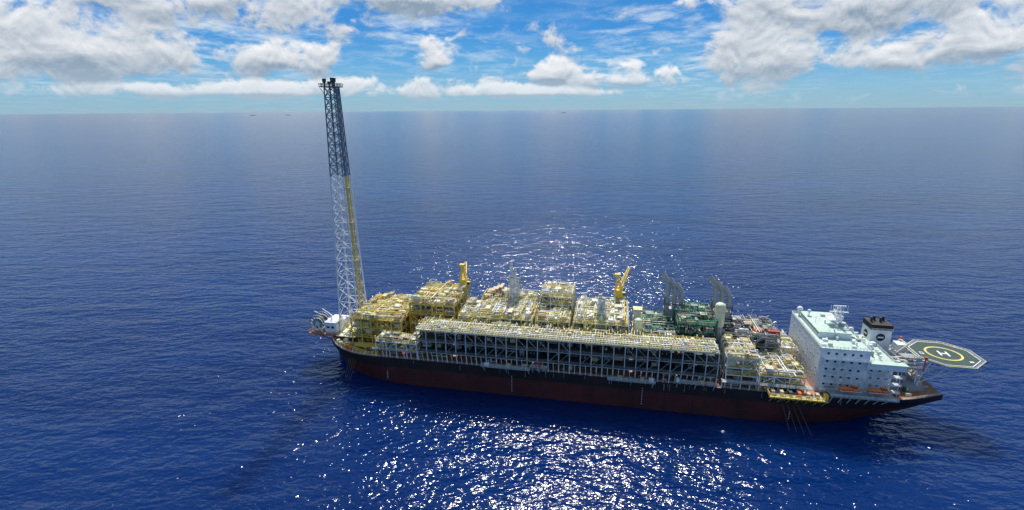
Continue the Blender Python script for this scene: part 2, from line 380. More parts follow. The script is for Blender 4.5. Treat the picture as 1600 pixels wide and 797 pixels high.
# ---------------- pipe rack along the near side ----------------
P=MB(); rnd=random.Random(5)
s0,s1,t0,t1=66,226,-28,-13.5
lv=[24,30.5,37]
n=28
for i in range(n+1):
    x=lerp(s0,s1,i/n)
    for y in (t0,-21,t1):
        P.box(x-.22,x+.22,y-.22,y+.22,24,36.4,'galvanised_steel' if y==t0 else 'dark_steel')
    for z in lv: P.box(x-.2,x+.2,t0-.24,t1+.24,z-.75,z-.2,'galvanised_steel' if z>36 else 'grey_steel')
    P.beam((x,-26.3,17),(x,-27.6,23.3),.5,'white_paint')
    if i<n:
        x2=lerp(s0,s1,(i+1)/n)
        P.beam(((x+x2)/2,-26.2,17),((x+x2)/2,-28.3,23.3),.32,'white_paint')
        if rnd.random()<.6: P.beam((x,t0,24),(x2,t0,30),.2,'grey_steel')
        if rnd.random()<.6: P.beam((x2,t0,30.5),(x,t0,36.4),.2,'grey_steel')
for z in lv:
    for y in (t0,-24.5,-21,-17,t1): P.box(s0-.26,s1+.26,y-.15,y+.15,z-.7,z-.22,'grey_steel' if z<36 else 'cream_paint')
P.box(s0,s1,t0,t1,23.75,23.95,'dark_steel'); P.box(s0,s1,-27,t1,30.25,30.4,'dark_steel'); P.box(s0,s1,-24,-14,36.0,36.1,'deck_plate')
for z in (24,30.5): P.rail([(s0,t0-.3,z),(s1,t0-.3,z)],'grey_steel',1.2,.1,2)
for z in (24.1,30.5):
    x=s0+1
    while x<s1-6:
        L=rnd.uniform(3,8); equip(P,rnd,x,rnd.uniform(-25,-20),z,L,4,5,PAL_R); x+=L+rnd.uniform(.3,2)
for k in range(24):
    y=t0+.5+(t1-t0-1)*k/23; z=37+rnd.choice([0,0,.5,.9]); a=s0+rnd.uniform(0,12) if rnd.random()<.4 else s0; b=s1-rnd.uniform(0,20) if rnd.random()<.4 else s1
    P.cyl((a,y,z),(b,y,z),rnd.uniform(.1,.27),rnd.choice(['cream_paint','white_paint','cream_paint','pale_yellow_paint','cream_paint','tan_paint']),6)
x=s0
while x<s1:
    P.box(x-.1,x+.1,t0,t1,37.45,37.7,rnd.choice(['cream_paint','pale_yellow_paint','white_paint']))
    for _ in range(2):
      if rnd.random()<.7:
        y=rnd.uniform(t0,t1-2); h=rnd.uniform(1,3.4); b=rnd.uniform(2,7); b=min(b,t1-y)
        m=rnd.choice(['cream_paint','yellow_paint','white_paint','pale_yellow_paint'])
        P.beam((x,y,37),(x,y,37+h),.2,m); P.beam((x,y,37+h),(x,y+b,37+h),.2,m); P.beam((x,y+b,37+h),(x,y+b,37),.2,m)
    if rnd.random()<.3:
        y=rnd.uniform(t0,t1-2); L=rnd.uniform(3,9); h=rnd.uniform(38.5,40.3); P.cyl((x,y,h),(min(s1,x+L),y,h),.2,rnd.choice(['cream_paint','pale_yellow_paint','white_paint']),6)
    if rnd.random()<.5:
        y=rnd.uniform(t0+.5,t1-2); P.box(x,x+rnd.uniform(.5,2),y,y+rnd.uniform(.5,1.5),37.7,38.3+rnd.random(),rnd.choice(['cream_paint','grey_steel','tan_paint','white_paint','pale_yellow_paint']))
    x+=1.45
P.rail([(s0,t0-.1,37),(s1,t0-.1,37)],'pale_yellow_paint',1.3,.13,1.8); P.rail([(s0,t1+.1,37),(s1,t1+.1,37)],'yellow_paint',1.3,.13,2)
P.box(s0,s1,t0+.1,t0+1.2,37.0,37.1,'cream_paint')
for x in [s0+i*11 for i in range(15)]: P.beam((x,t0,37),(x,t0,42),.16,'white_paint')
for a,b,z in ((104,131,20),(172,196,19),(131,140,21.5),(206,226,20.5)):
    P.box(a,b,-32 if b-a>20 else -31,-27.6,z-.4,z,'grey_steel'); P.rail([(a,-31.9 if b-a>20 else -30.9,z),(b,-31.9 if b-a>20 else -30.9,z)],'galvanised_steel',1.3,.13)
    for x in (a+1,(a+b)/2,b-1): P.beam((x,-31.5 if b-a>20 else -30.5,z-.4),(x,-27.1,z-5),.3,'white_paint')
    for k in range(4):
        x=rnd.uniform(a,b-3); P.box(x,x+rnd.uniform(1,3),-31,-29,z,z+rnd.uniform(.8,2),rnd.choice(['red_paint','tan_paint','white_paint','grey_steel']))
for x in [40+i*4.3 for i in range(7)]+[229+i*4.4 for i in range(10)]:
    P.beam((x,-26.0,17),(x,-26.9,22 if x<100 else 21),.45,'white_paint')
P.box(229,271,-27.6,-23.5,20.8,21.1,'grey_steel'); P.rail([(229,-27.5,21.1),(271,-27.5,21.1)],'white_paint',1.2,.12)
P.box(38,66,-27.4,-25.5,21.8,22.0,'grey_steel'); P.rail([(38,-27.3,22),(66,-27.3,22)],'white_paint',1.2,.12)
po=P.obj('pipe_rack',ship); po.location=(0,0,1.0)

# main deck clutter
K=MB(); rnd=random.Random(9)
for k in range(420):
    s_=rnd.uniform(12,322); y=rnd.uniform(-1,1)*(hb(s_,18)-3); z=ztop(s_)-.2; qq=rnd.random()
    m=rnd.choice(['grey_steel','cream_paint','tan_paint','white_paint','dark_steel','rust_deck','galvanised_steel'])
    if qq<.5: K.box(s_,s_+rnd.uniform(.8,3),y,y+rnd.uniform(.8,2.5),z,z+rnd.uniform(.6,2.4),m)
    elif qq<.8: K.cyl((s_,y,z+.6),(s_+rnd.uniform(3,10),y,z+.6),rnd.uniform(.15,.5),m,6)
    else: K.cyl((s_,y,z),(s_,y,z+rnd.uniform(1,3)),rnd.uniform(.3,.8),m,8)
K.box(250,276,-33,-27.2,19.2,19.5,'grey_steel'); K.rail([(250,-27.2,19.5),(250,-32.9,19.5),(276,-32.9,19.5),(276,-27.2,19.5)],'yellow_paint',1.6,.22,2.2)
K.box(249.8,276.2,-33.2,-32.7,18.9,19.6,'yellow_paint')
for x in range(252,277,4):
    K.beam((x,-32.8,19.2),(x,-26.9,13.5),.35,'yellow_paint'); K.box(x-.6,x+.9,-31,-28.6,19.5,21.5,rnd.choice(['orange_paint','yellow_paint','tan_paint','dark_steel']))
for i in range(6): K.beam((252+i*4,-32.8,19.2),(254+i*4,-30,16.2),.2,'yellow_paint')
for i in range(12):
    s_=10+i*2.6; y=-hb(s_,18)+2.2; K.box(s_,s_+1.6,y-.6,y+1.4,ztop(s_),ztop(s_)+rnd.uniform(1,2.2),rnd.choice(['orange_paint','tan_paint','cream_paint','yellow_paint']))
K.rail([(14,-19.5,ztop(14)+.4),(22,-22.5,19),(34,-26,18.4)],'yellow_paint',2.2,.25,2)
K.vessel((44,-21,28.3),(48.5,-21,28.3),2.3,'blue_paint',14); K.vessel((41,-20,28.0),(44.2,-20,28.0),2.2,'white_paint',14)
K.box(24,38,-22,-16.5,21,21.3,'yellow_paint'); K.rail([(24,-22,21.3),(38,-22,21.3)],'yellow_paint',1.3,.2,2)
for x in (24,31,38): K.beam((x,-21.8,18.5),(x,-21.8,21),.35,'yellow_paint')
K.obj('main_deck_equipment',ship)

# ---------------- bow platform with hose reel ----------------
Bw=MB()
Bw.box(-13,8,-11,9,21.2,21.7,'orange_paint'); Bw.box(-12.8,7.8,-10.8,8.8,21.71,21.75,'deck_plate')
for y in (-9,-3,3,8): Bw.beam((-12,y,21.2),(2,y*.5,14.5),.6,'orange_paint')
Bw.rail([(8,-11,21.7),(-13,-11,21.7),(-13,9,21.7),(8,9,21.7)],'orange_paint',1.4,.2,2)
for y in (-9.2,-3.2):
    Bw.ring((-7,y,27.6),(0,1,0),5.3,.5,'grey_steel',24); Bw.ring((-7,y,27.6),(0,1,0),3.6,.3,'white_paint',20)
    for k in range(12):
        a=2*math.pi*k/12; Bw.beam((-7,y,27.6),(-7+5.2*math.cos(a),y,27.6+5.2*math.sin(a)),.28,'white_paint')
Bw.cyl((-7,-9,27.6),(-7,-3.4,27.6),3.2,'dark_steel',20)
for i in range(9): Bw.ring((-7,-8.6+i*.62,27.6),(0,1,0),3.45,.4,'dark_steel',18)
for y in (-10,-2.4):
    Bw.beam((-11,y,21.7),(-7,y,27.6),.6,'white_paint'); Bw.beam((-3,y,21.7),(-7,y,27.6),.6,'white_paint')
Bw.box(-1.5,6,-10,-2,21.76,29,'white_paint'); Bw.box(-1.8,6.3,-10.3,-1.7,29,29.4,'white_paint'); Bw.box(-.5,1.2,-10.06,-9.9,25.4,26.8,'window_glass'); Bw.box(2.6,4.4,-10.06,-9.9,25.4,26.8,'window_glass')
Bw.rail([(-1.8,-10.3,29.4),(6.3,-10.3,29.4),(6.3,-1.7,29.4)],'white_paint',1.2,.14)
Bw.box(-5,5,0,8,21.76,27,'white_paint'); Bw.vessel((-9,4,24),(-6,4,24),1.6,'cream_paint')
Bw.beam((-2,-1,27),(-12,-4,33.5),.45,'white_paint'); Bw.beam((-2,3,27),(-10,2,33),.4,'white_paint')
Bw.cyl((1,-6,29.4),(1,-6,33),.5,'white_paint')
Bw.box(7,20,-13,9,21.9,22.3,'cream_paint')
for k in range(30):
    x=random.uniform(6,19);y=random.uniform(-12,8)
    if abs(x-13)<6 and abs(y)<7: continue
    Bw.box(x,x+random.uniform(.6,2),y,y+random.uniform(.6,2),22.3,22.3+random.uniform(.8,4),random.choice(['cream_paint','white_paint','yellow_paint','grey_steel']))
Bw.obj('bow_hose_reel_platform',ship)

# ---------------- flare tower ----------------
F=MB(); cx,cy=13,0
zb,zt=22,168
def hw(z):
    f=(z-zb)/(zt-zb); return lerp(6.6,2.9,f**.85)
levels=[zb]; z=zb
while z<zt-3: z+=max(4.2,hw(z)*1.55); levels.append(min(z,zt))
levels[-1]=zt
def cor(z,k): h=hw(z); a=[(-1,-1),(1,-1),(1,1),(-1,1)][k]; return (cx+a[0]*h,cy+a[1]*h,z)
for i in range(len(levels)-1):
    a,b=levels[i],levels[i+1]; up=a>116; m='blue_grey_steel' if up else 'white_paint'
    for k in range(4):
        lw=.85 if not up else .7
        F.cyl(cor(a,k),cor(b,k),lw/2,m,8)
        k2=(k+1)%4
        F.beam(cor(a,k),cor(b,k2),.32,m); F.beam(cor(a,k2),cor(b,k),.32,m); F.beam(cor(b,k),cor(b,k2),.34,m)
    ha,hb_=hw(a),hw(b)
    ym='yellow_paint' if not up else m
    for o,r in ((-.75,.40),(-.35,.30),(.3,.34)):
        F.cyl((cx+ha*1.0+.5,cy+ha*o*.8,a),(cx+hb_+.5,cy+hb_*o*.8,b),r,ym,8)
    for f in (.25,.5,.75,1): h_=lerp(ha,hb_,f); zz_=lerp(a,b,f); F.beam((cx+h_+.5,cy-h_*.6,zz_),(cx+h_+.5,cy+h_*.3,zz_),.18,ym)
    F.cyl((cx-ha*.3,cy,a),(cx-hb_*.3,cy,b),.3,m,8)
    if i%3==1:
        F.box(cx+hw(b)*.55,cx+hw(b)+2.0,cy-hw(b)*.8,cy-hw(b)*.1,b-.1,b+.06,'grey_steel')
        F.rail([(cx+hw(b)+2.0,cy-hw(b)*.8,b),(cx+hw(b)+2.0,cy-hw(b)*.1,b)],ym,1.2,.14)
F.box(cx-5.2,cx+4.6,-4.2,4.2,zt,zt+.5,'blue_grey_steel')
F.rail([(cx-5.2,-4.2,zt+.5),(cx+4.6,-4.2,zt+.5),(cx+4.6,4.2,zt+.5),(cx-5.2,4.2,zt+.5)],'blue_grey_steel',1.5,.2,1.6,True)
for dx,dy,h in ((-3.6,-1,4.6),(-.2,1.5,5.2),(2.6,-1.5,4.8),(.3,-2.6,3)):
    F.cyl((cx+dx,dy,zt+.5),(cx+dx,dy,zt+h*.7),.55,'dark_steel',10); F.cyl((cx+dx,dy,zt+h*.55),(cx+dx,dy,zt+h),1.0,'dark_steel',10,1.15)
F.beam((cx-5,-4,zt-.2),(cx-2.9,-2.9,zt-4),.3,'blue_grey_steel'); F.beam((cx+4.5,-4,zt-.2),(cx+2.9,-2.9,zt-4),.3,'blue_grey_steel')
F.obj('flare_tower')

# ---------------- cranes ----------------
def crane(name,s_,t_,zb_,zp,dirv,luff,L):
    C=MB(); C.cyl((s_,t_,zb_),(s_,t_,zp),1.7,'yellow_paint',14); C.cyl((s_,t_,zp),(s_,t_,zp+.8),2.5,'yellow_paint',14)
    C.box(s_-2.4,s_+2.2,t_-2.4,t_+2.4,zp+.8,zp+5,'yellow_paint'); C.box(s_+2.2,s_+4.2,t_-2.2,t_-.2,zp+1,zp+4,'yellow_paint'); C.box(s_+2.6,s_+4.25,t_-2.25,t_-2.15,zp+2.2,zp+3.6,'window_glass')
    top=Vector((s_-1,t_,zp+14))
    for a in (-1.8,1.8):
        C.beam((s_-2,t_+a,zp+5),top+Vector((0,a*.5,0)),.6,'yellow_paint'); C.beam((s_+2,t_+a,zp+5),top+Vector((0,a*.5,0)),.6,'yellow_paint')
        for k in range(4): f=(k+.5)/4.3; C.beam(Vector((s_-2,t_+a,zp+5)).lerp(top,f),Vector((s_+2,t_+a,zp+5)).lerp(top,f),.35,'yellow_paint')
    C.box(s_-2.6,s_+.6,t_-1.4,t_+1.4,zp+13.4,zp+15,'yellow_paint')
    d=Vector((dirv[0],dirv[1],0)).normalized()*math.cos(R(luff))+Vector((0,0,math.sin(R(luff))))
    a=Vector((s_,t_,zp+3))+d*2; b=a+d*L
    side=d.cross(Vector((0,0,1))).normalized(); upv=side.cross(d)
    ch=[]
    for p,q in ((-1,-1),(1,-1),(1,1),(-1,1)):
        A=a+side*p*1.2+upv*q*1.2; B=b+side*p*.5+upv*q*.5; ch.append((A,B)); C.beam(A,B,.4,'yellow_paint')
    n_=int(L/3)
    for i in range(n_):
        for k in range(4):
            A,B=ch[k];A2,B2=ch[(k+1)%4]; C.beam(A.lerp(B,i/n_),A2.lerp(B2,(i+1)/n_),.2,'yellow_paint'); C.beam(A.lerp(B,i/n_),A2.lerp(B2,i/n_),.18,'yellow_paint')
    C.beam(top,b,.12,'dark_steel'); C.beam(b,b-Vector((0,0,4)),.1,'dark_steel'); C.box(b.x-.5,b.x+.5,b.y-.5,b.y+.5,b.z-5,b.z-4,'dark_steel')
    C.obj(name)
crane('pedestal_crane',79,24,18,46,(-.25,1),8,28)
crane('pedestal_crane',176,24,18,45,(.35,1),30,20)

# ---------------- exhaust stacks & tall items ----------------
def stacks(name,s_,t_,z0,z1,n,m='stack_steel',r=1.3,bend=-1):
    E=MB()
    for i in range(n):
        x=s_+i*3.9; y=t_; h=z1-i*2.6
        E.cyl((x,y,z0),(x,y,h-6),r,m,16)
        E.cyl((x,y,h-6.2),(x+bend*.9,y,h-4.2),r,m,16); E.cyl((x+bend*.75,y,h-4.6),(x+bend*3.6,y,h-.6),r*1.1,m,16,caps=False)
        E.cyl((x+bend*3.4,y,h-.85),(x+bend*3.5,y,h-.72),r*1.02,'dark_steel',16)
        for zk in (z0+3,lerp(z0,h,.45),h-6.3): E.cyl((x,y,zk),(x,y,zk+.4),r+.16,'grey_steel',16)
    E.beam((s_-1.6,t_-1.8,z0),(s_-1.6,t_-1.8,z1-14),.4,'dark_steel'); E.beam((s_+n*3.9-2.2,t_-1.8,z0),(s_+n*3.9-2.2,t_-1.8,z1-16),.4,'dark_steel')
    E.beam((s_-1.6,t_-1.8,z0+8),(s_+n*3.9-2.2,t_-1.8,z0+8),.35,'dark_steel')
    E.box(s_-2,s_+n*3.9-2,t_-3,t_+3.5,z0-1,z0,'dark_steel'); E.box(s_-1.8,s_+n*3.9-2.2,t_-1.6,t_+3,z0,z0+5,'stack_steel')
    for x in (s_-1.6,s_+n*3.9-2.4):
        for y in (t_-2.6,t_+3): E.beam((x,y,18),(x,y,z0-1),.5,'dark_steel')
    E.obj(name)
stacks('turbine_exhaust_stacks',204,17,38,64.5,3); stacks('turbine_exhaust_stacks',230,17,38,64,3)
V=MB()
for x,y,za,zc,r in ((112,14,43,67,.95),(114.2,14.5,43,63,.85),(113,12.2,43,60,.85),(116,13,43,57,.8),(166,-4,42,56,.85),(168,-4,42,54,.85),(167,-2.3,42,51,.8)):
    V.cyl((x,y,za),(x,y,zc),r,'white_paint',12); V.cyl((x,y,zc),(x,y,zc+.5),r*1.2,'grey_steel',12)
    for k in range(3): zk=lerp(za+2,zc-2,k/2); V.cyl((x,y,zk),(x,y,zk+.35),r+.14,'grey_steel',12)
for (x0,x1,y0,y1,za,zc) in ((110.5,117.5,11,16,43,58),(164.8,169.4,-5.6,-1,42,51)):
    for x in (x0,x1):
        for y in (y0,y1): V.beam((x,y,za),(x,y,zc),.3,'grey_steel')
    for k in range(3):
        a=lerp(za,zc,k/3);b=lerp(za,zc,(k+1)/3)
        V.beam((x0,y0,b),(x1,y0,b),.25,'grey_steel');V.beam((x1,y0,b),(x1,y1,b),.25,'grey_steel');V.beam((x0,y0,b),(x0,y1,b),.25,'grey_steel')
V.vessel((230,0,40),(230,0,54.5),2.7,'cream_paint',16); V.ring((230,0,50),(0,0,1),3.6,.2,'yellow_paint',14); V.cyl((230,0,18),(230,0,41),2.2,'grey_steel',12)
V.vessel((187,-9,34),(187,-9,46),2.4,'cream_paint',16); V.cyl((187,-9,18),(187,-9,35),2.0,'grey_steel',12); V.box(184.5,188.5,-5,-1,18,49,'cream_paint'); V.box(184,189,-5.5,-.5,49,49.4,'pale_yellow_paint'); V.rail([(184,-5.5,49.4),(189,-5.5,49.4),(189,-.5,49.4)],'yellow_paint',1.2,.15)
for k in range(3): V.ring((187,-9,36+k*4),(0,0,1),2.9,.2,'yellow_paint',14)
for z in range(28,49,4): V.box(184.2,188.8,-5.3,-.7,z,z+.3,'yellow_paint')
for i in range(4):
    V.beam((97+i*2.6,16,46.0+i*1.2),(97+i*2.6,24,46.0+i*1.2),1.9,'tan_paint',.5); V.box(96.4+i*2.6,97.6+i*2.6,16,24,43.5,45.6+i*1.2,'rust_deck')
V.box(256,262,2,4.4,36.6,39.1,'red_paint'); V.box(249,254.5,3,5.4,36.6,38.9,'red_paint'); V.box(120,126,8,9.9,41.6,43.5,'blue_paint')
V.obj('process_stacks_and_vessels',ship)

# ---------------- accommodation block ----------------
A=MB()
A.box(278,300,-21,25,19,43,'white_paint')
A.box(300,313,-17,16,19,36,'white_paint'); A.box(281,296,-8,20,43,46.0,'white_paint'); A.box(280.5,296.5,-8.5,20.5,46.0,46.3,'deck_green')
A.box(277.9,300.1,-21.1,25.1,43,43.12,'deck_green'); A.box(300.2,313.1,-17.1,16.1,36,36.15,'deck_green')
for p in ([(278,-21,43.1),(300,-21,43.1)],[(278,25,43.1),(278,-21,43.1)],[(300,-21,43.1),(300,25,43.1)],[(278,25,43.1),(300,25,43.1)],[(313,-17,36.1),(300.3,-17,36.1)],[(313,-17,36.1),(313,16,36.1)]):
    A.rail(p,'white_paint',1.2,.14,1.6)
for r_ in range(5):
    z=23.4+r_*3.9
    for k in range(10):
        y=-18.3+k*4.5
        if (k*7+r_*3)%4==1: continue
        A.cyl((277.86,y,z),(278.05,y,z),.55,'galvanised_steel',12); A.cyl((277.82,y,z),(277.87,y,z),.42,'window_glass',12)
for r_ in range(5):
    z=22.2+r_*4.1
    A.box(279,299.5-(r_%2)*2,-24.2,-21.02,z-.25,z,'white_paint'); A.rail([(279,-24.1,z),(299.5-(r_%2)*2,-24.1,z)],'white_paint',1.2,.14,1.8)
    for k in range(5):
        A.box(281+k*3.6,282.1+k*3.6,-21.07,-21.0,z+1.3,z+2.4,'window_glass')
    for x in (279.5,286,292.5,299): A.beam((x,-24,z-4.1),(x,-24,z),.22,'white_paint')
    for o in (-23.6,-22.6): A.beam((285,o,z-4.1),(291,o,z),.18,'galvanised_steel')
for r_ in range(4):
    z=21.5+r_*4
    A.box(301,316,-20.5,-17.02,z-.25,z,'white_paint'); A.rail([(301,-20.4,z),(316,-20.4,z)],'white_paint',1.2,.14,1.8)
    for x in (303,309,315): A.beam((x,-20.2,z-4),(x,-20.2,z),.25,'white_paint')
    for k in range(3): A.box(303+k*3.6,304.1+k*3.6,-17.07,-17.0,z+1.3,z+2.4,'window_glass')
A.box(299,316,-22,-19,34,37,'white_paint'); A.box(298.5,316.5,-22.3,-18.8,37,37.2,'deck_green')
for k in range(12): A.box(280.93,281,-7+k*2.25,-5.4+k*2.25,44.2,45.4,'window_glass')
rnd=random.Random(2)
for k in range(34):
    x=rnd.uniform(279,298);y=rnd.uniform(-20,23); zz=43.12 if not(278<x<297 and -10<y<21) else 46.3
    qq=rnd.random(); hh=rnd.uniform(.7,2)
    if zz>44 and not (281<x<294 and -7<y<18): continue
    if qq<.5: A.box(x,x+rnd.uniform(.8,2.4),y,y+rnd.uniform(.8,2),zz,zz+hh,rnd.choice(['white_paint','galvanised_steel','grey_steel']))
    else: A.cyl((x,y,zz),(x,y,zz+hh),.4,'white_paint',8)
for k in range(14):
    x=rnd.uniform(301,311);y=rnd.uniform(-15,14); A.box(x,x+rnd.uniform(.8,2.4),y,y+rnd.uniform(.8,2),36.15,37+rnd.random()*2,rnd.choice(['white_paint','galvanised_steel','grey_steel']))
def ball(M,c,r,m): M.lathe((c[0],c[1],c[2]-r),(c[0],c[1],c[2]+r),[(.5-.5*math.cos(math.pi*i/10),max(.02,r*math.sin(math.pi*i/10))) for i in range(11)],m,16)
ball(A,(281,22,46.8),1.6,'white_paint'); A.cyl((281,22,43),(281,22,46),.5,'white_paint'); ball(A,(297.5,-3,46.6),1.3,'white_paint'); A.cyl((297.5,-3,43),(297.5,-3,46),.4,'white_paint'); ball(A,(283,14,48.9),1.0,'white_paint'); A.cyl((283,14,46.3),(283,14,48.3),.3,'white_paint')
mx,my=293,3
for a,b in ((-1.4,-1.4),(1.4,-1.4),(1.4,1.4),(-1.4,1.4)): A.beam((mx+a,my+b,46),(mx+a*.5,my+b*.5,56),.35,'white_paint')
for k in range(5):
    z=47.5+k*2.0; h=1.4-.7*(z-46)/10.3
    A.ring((mx,my,z),(0,0,1),h*1.4,.2,'white_paint',4); A.beam((mx-h,my-h,z),(mx+h,my-h,z+2),.2,'white_paint'); A.beam((mx+h,my+h,z),(mx+h,my-h,z+2),.2,'white_paint')
A.box(mx-4.5,mx+4.5,my-.4,my+.4,53.2,53.6,'white_paint'); A.box(mx-.4,mx+.4,my-5.5,my+5.5,51.2,51.6,'white_paint'); A.box(mx-3,mx+3,my-.3,my+.3,56.3,57,'white_paint'); A.box(mx-5,mx+1,my-3,my+3,49.2,49.5,'white_paint')
A.rail([(mx-5,my-3,49.5),(mx+1,my-3,49.5),(mx+1,my+3,49.5)],'white_paint',1.1,.14,1.5)
for a in (-4,-2,2,4): A.beam((mx+a,my,53.4),(mx+a,my,57),.18,'white_paint')
for a in (-5,-3,3,5): A.beam((mx,my+a,51.4),(mx,my+a,55.3),.18,'white_paint'); ball(A,(mx,my+a,52.4),.7,'white_paint')
for x,y,h in ((296,12,6),(286,-6,5),(297,20,5),(283,4,4)): A.beam((x,y,43),(x,y,46+h),.16,'white_paint')
AS=SHIP@Matrix.Translation((-4,0,-1.2))
A.obj('accommodation_block',None,AS)

# funnel casing
U_=MB()
U_.box(310,320,8,18,18,42.5,'white_paint'); U_.box(309.9,320.1,7.9,18.1,42.5,45.4,'hull_black')
for i in range(4): U_.cyl((311.6+i*2.2,13+(i%2)*2,45.4),(311.3+i*2.2,13+(i%2)*2,48),.6,'dark_steel',10)
U_.cyl((315,7.86,38.5),(315,8,38.5),2.1,'hull_black',24); U_.box(313.6,316.4,7.80,7.85,38.1,38.9,'marking_white')
U_.cyl((309.86,13,38.5),(310,13,38.5),2.1,'hull_black',24); U_.box(309.8,309.85,11.6,14.4,38.1,38.9,'marking_white')
for i in range(6): U_.box(320,320.4,9,17,24+i*3,24.4+i*3,'grey_steel')
U_.rail([(310,8,42.5),(310,7.2,42.5),(320,7.2,42.5)],'white_paint',1.2,.14)
U_.obj('funnel_casing',None,SHIP@Matrix.Translation((-2,0,-1)))
# stern deck gear
G=MB(); rnd=random.Random(7)
G.box(298,326,-14,18,18.3,22.2,'grey_steel')
for k in range(90):
    x=rnd.uniform(300,328);y=rnd.uniform(-16,14);zz=19 if (y<-14 or x>326) else 22.2
    if rnd.random()<.6: G.box(x,x+rnd.uniform(.6,2.6),y,y+rnd.uniform(.6,2.6),zz,zz+rnd.uniform(.6,3),rnd.choice(['white_paint','grey_steel','tan_paint','white_paint','galvanised_steel','dark_green_paint','cream_paint']))
    else: G.cyl((x,y,zz),(x,y,zz+rnd.uniform(1,3)),.5,rnd.choice(['white_paint','orange_paint','grey_steel']),8)
for x0 in (314,322):
    for y in (-12,-4,4,12):
        G.beam((x0,y,22.2),(x0,y,30),.45,'white_paint')
    G.box(x0-.3,x0+.3,-12.3,12.3,29.6,30.1,'white_paint')
G.box(310,324,-12,12,30.1,30.3,'grey_steel'); G.rail([(310,-12,30.3),(324,-12,30.3),(324,12,30.3)],'white_paint',1.2,.15)
for k in range(20):
    x=rnd.uniform(310,322);y=rnd.uniform(-11,10); G.box(x,x+rnd.uniform(.6,2),y,y+rnd.uniform(.6,2),30.3,30.3+rnd.uniform(.6,2.4),rnd.choice(['white_paint','grey_steel','galvanised_steel']))
for y in (2,9):
    G.beam((317,y,30.3),(323,y,37),.35,'cream_paint'); G.beam((325,y,22),(323,y,37),.35,'cream_paint')
G.beam((323,2,37),(323,9,37),.35,'cream_paint')
G.obj('stern_deck_equipment',ship)

# ---------------- helideck ----------------
HD=MB(); hx,hy,hz,hr=343,-2,35,14.6
def octp(r,z): return [(hx+r*math.cos(R(22.5+45*k)),hy+r*math.sin(R(22.5+45*k)),z) for k in range(8)]
def prism(r,z0_,z1_,m):
    HD.add(octp(r,z0_)+octp(r,z1_),[(k,(k+1)%8,8+(k+1)%8,8+k) for k in range(8)]+[tuple(range(8))[::-1],tuple(range(8,16))],m)
prism(hr,hz-.8,hz-.1,'grey_steel'); prism(hr,hz-.1,hz,'helideck_green')
def flat(pts,m,z): HD.add([(p[0],p[1],z) for p in pts],[tuple(range(len(pts)))],m)
def annulus(r0,r1,m,z,n=48):
    for k in range(n):
        a,b=2*math.pi*k/n,2*math.pi*(k+1)/n
        flat([(hx+r0*math.cos(a),hy+r0*math.sin(a)),(hx+r1*math.cos(a),hy+r1*math.sin(a)),(hx+r1*math.cos(b),hy+r1*math.sin(b)),(hx+r0*math.cos(b),hy+r0*math.sin(b))],m,z)
o1,o2=octp(hr-.5,0),octp(hr-.1,0)
for k in range(8): flat([o1[k],o2[k],o2[(k+1)%8],o1[(k+1)%8]],'marking_white',hz+.02)
annulus(6.9,7.9,'marking_yellow',hz+.02)
def rect(cx_,cy_,w_,l_,rot,m,z):
    c,s__=math.cos(rot),math.sin(rot); flat([(hx+(cx_+a)*c-(cy_+b)*s__,hy+(cx_+a)*s__+(cy_+b)*c) for a,b in ((-w_/2,-l_/2),(w_/2,-l_/2),(w_/2,l_/2),(-w_/2,l_/2))],m,z)
hr_=R(-6)
rect(-1.7,0,.85,5.4,hr_,'marking_white',hz+.02); rect(1.7,0,.85,5.4,hr_,'marking_white',hz+.02); rect(0,0,2.5,.95,hr_,'marking_white',hz+.02)
rect(-10.3,-1,1.6,2.4,0,'marking_white',hz+.02); rect(-10.3,-1,1.0,1.6,0,'helideck_green',hz+.03); rect(8,-8,1.8,1.3,0,'marking_white',hz+.02)
oi,oo=octp(hr+.1,hz-.3),octp(hr+1.6,hz+.1)
for k in range(8):
    HD.beam(oo[k],oo[(k+1)%8],.24,'pale_yellow_paint')
    for j in range(9):
        a=Vector(oi[k]).lerp(Vector(oi[(k+1)%8]),j/8); b=Vector(oo[k]).lerp(Vector(oo[(k+1)%8]),j/8); HD.beam(a,b,.14,'galvanised_steel')
    for j in (1,2): HD.beam(Vector(oi[k]).lerp(Vector(oo[k]),j/3),Vector(oi[(k+1)%8]).lerp(Vector(oo[(k+1)%8]),j/3),.09,'galvanised_steel')
for y in (-10,-3,4,10):
    HD.beam((330,y,hz-1.2),(355,y,hz-1.2),.5,'white_paint'); HD.beam((329,y*.8,20),(352,y,hz-1.4),.5,'white_paint'); HD.beam((330,y*.8,20),(334,y,hz-1.4),.5,'white_paint')
    HD.beam((318,y,31),(336,y,hz-1.4),.4,'white_paint'); HD.beam((336,y*.9,23.5),(343,y,hz-1.4),.35,'white_paint')
for x in (331,338,345,352): HD.beam((x,-12,hz-1.1),(x,12,hz-1.1),.4,'white_paint')
for a,b in ((-10,-3),(-3,4),(4,10)): HD.beam((331,a*.8,21),(334,b,hz-1.6),.3,'white_paint'); HD.beam((331,b*.8,21),(334,a,hz-1.6),.3,'white_paint')
HD.box(322,330,-9,-4,hz-1,hz-.6,'grey_steel'); HD.rail([(322,-9,hz-.6),(329,-9,hz-.6)],'white_paint',1.2,.15); HD.box(325,329,4,9,30.3,35.5,'white_paint')
for x,y in ((329,-14),(329,10)): HD.cyl((x,y,30),(x,y,36.6),.3,'red_paint'); HD.box(x-.6,x+.6,y-.6,y+.6,36.6,37.6,'red_paint')
HD.obj('helideck',None,SHIP@Matrix.Translation((-5.5,0,.3)))

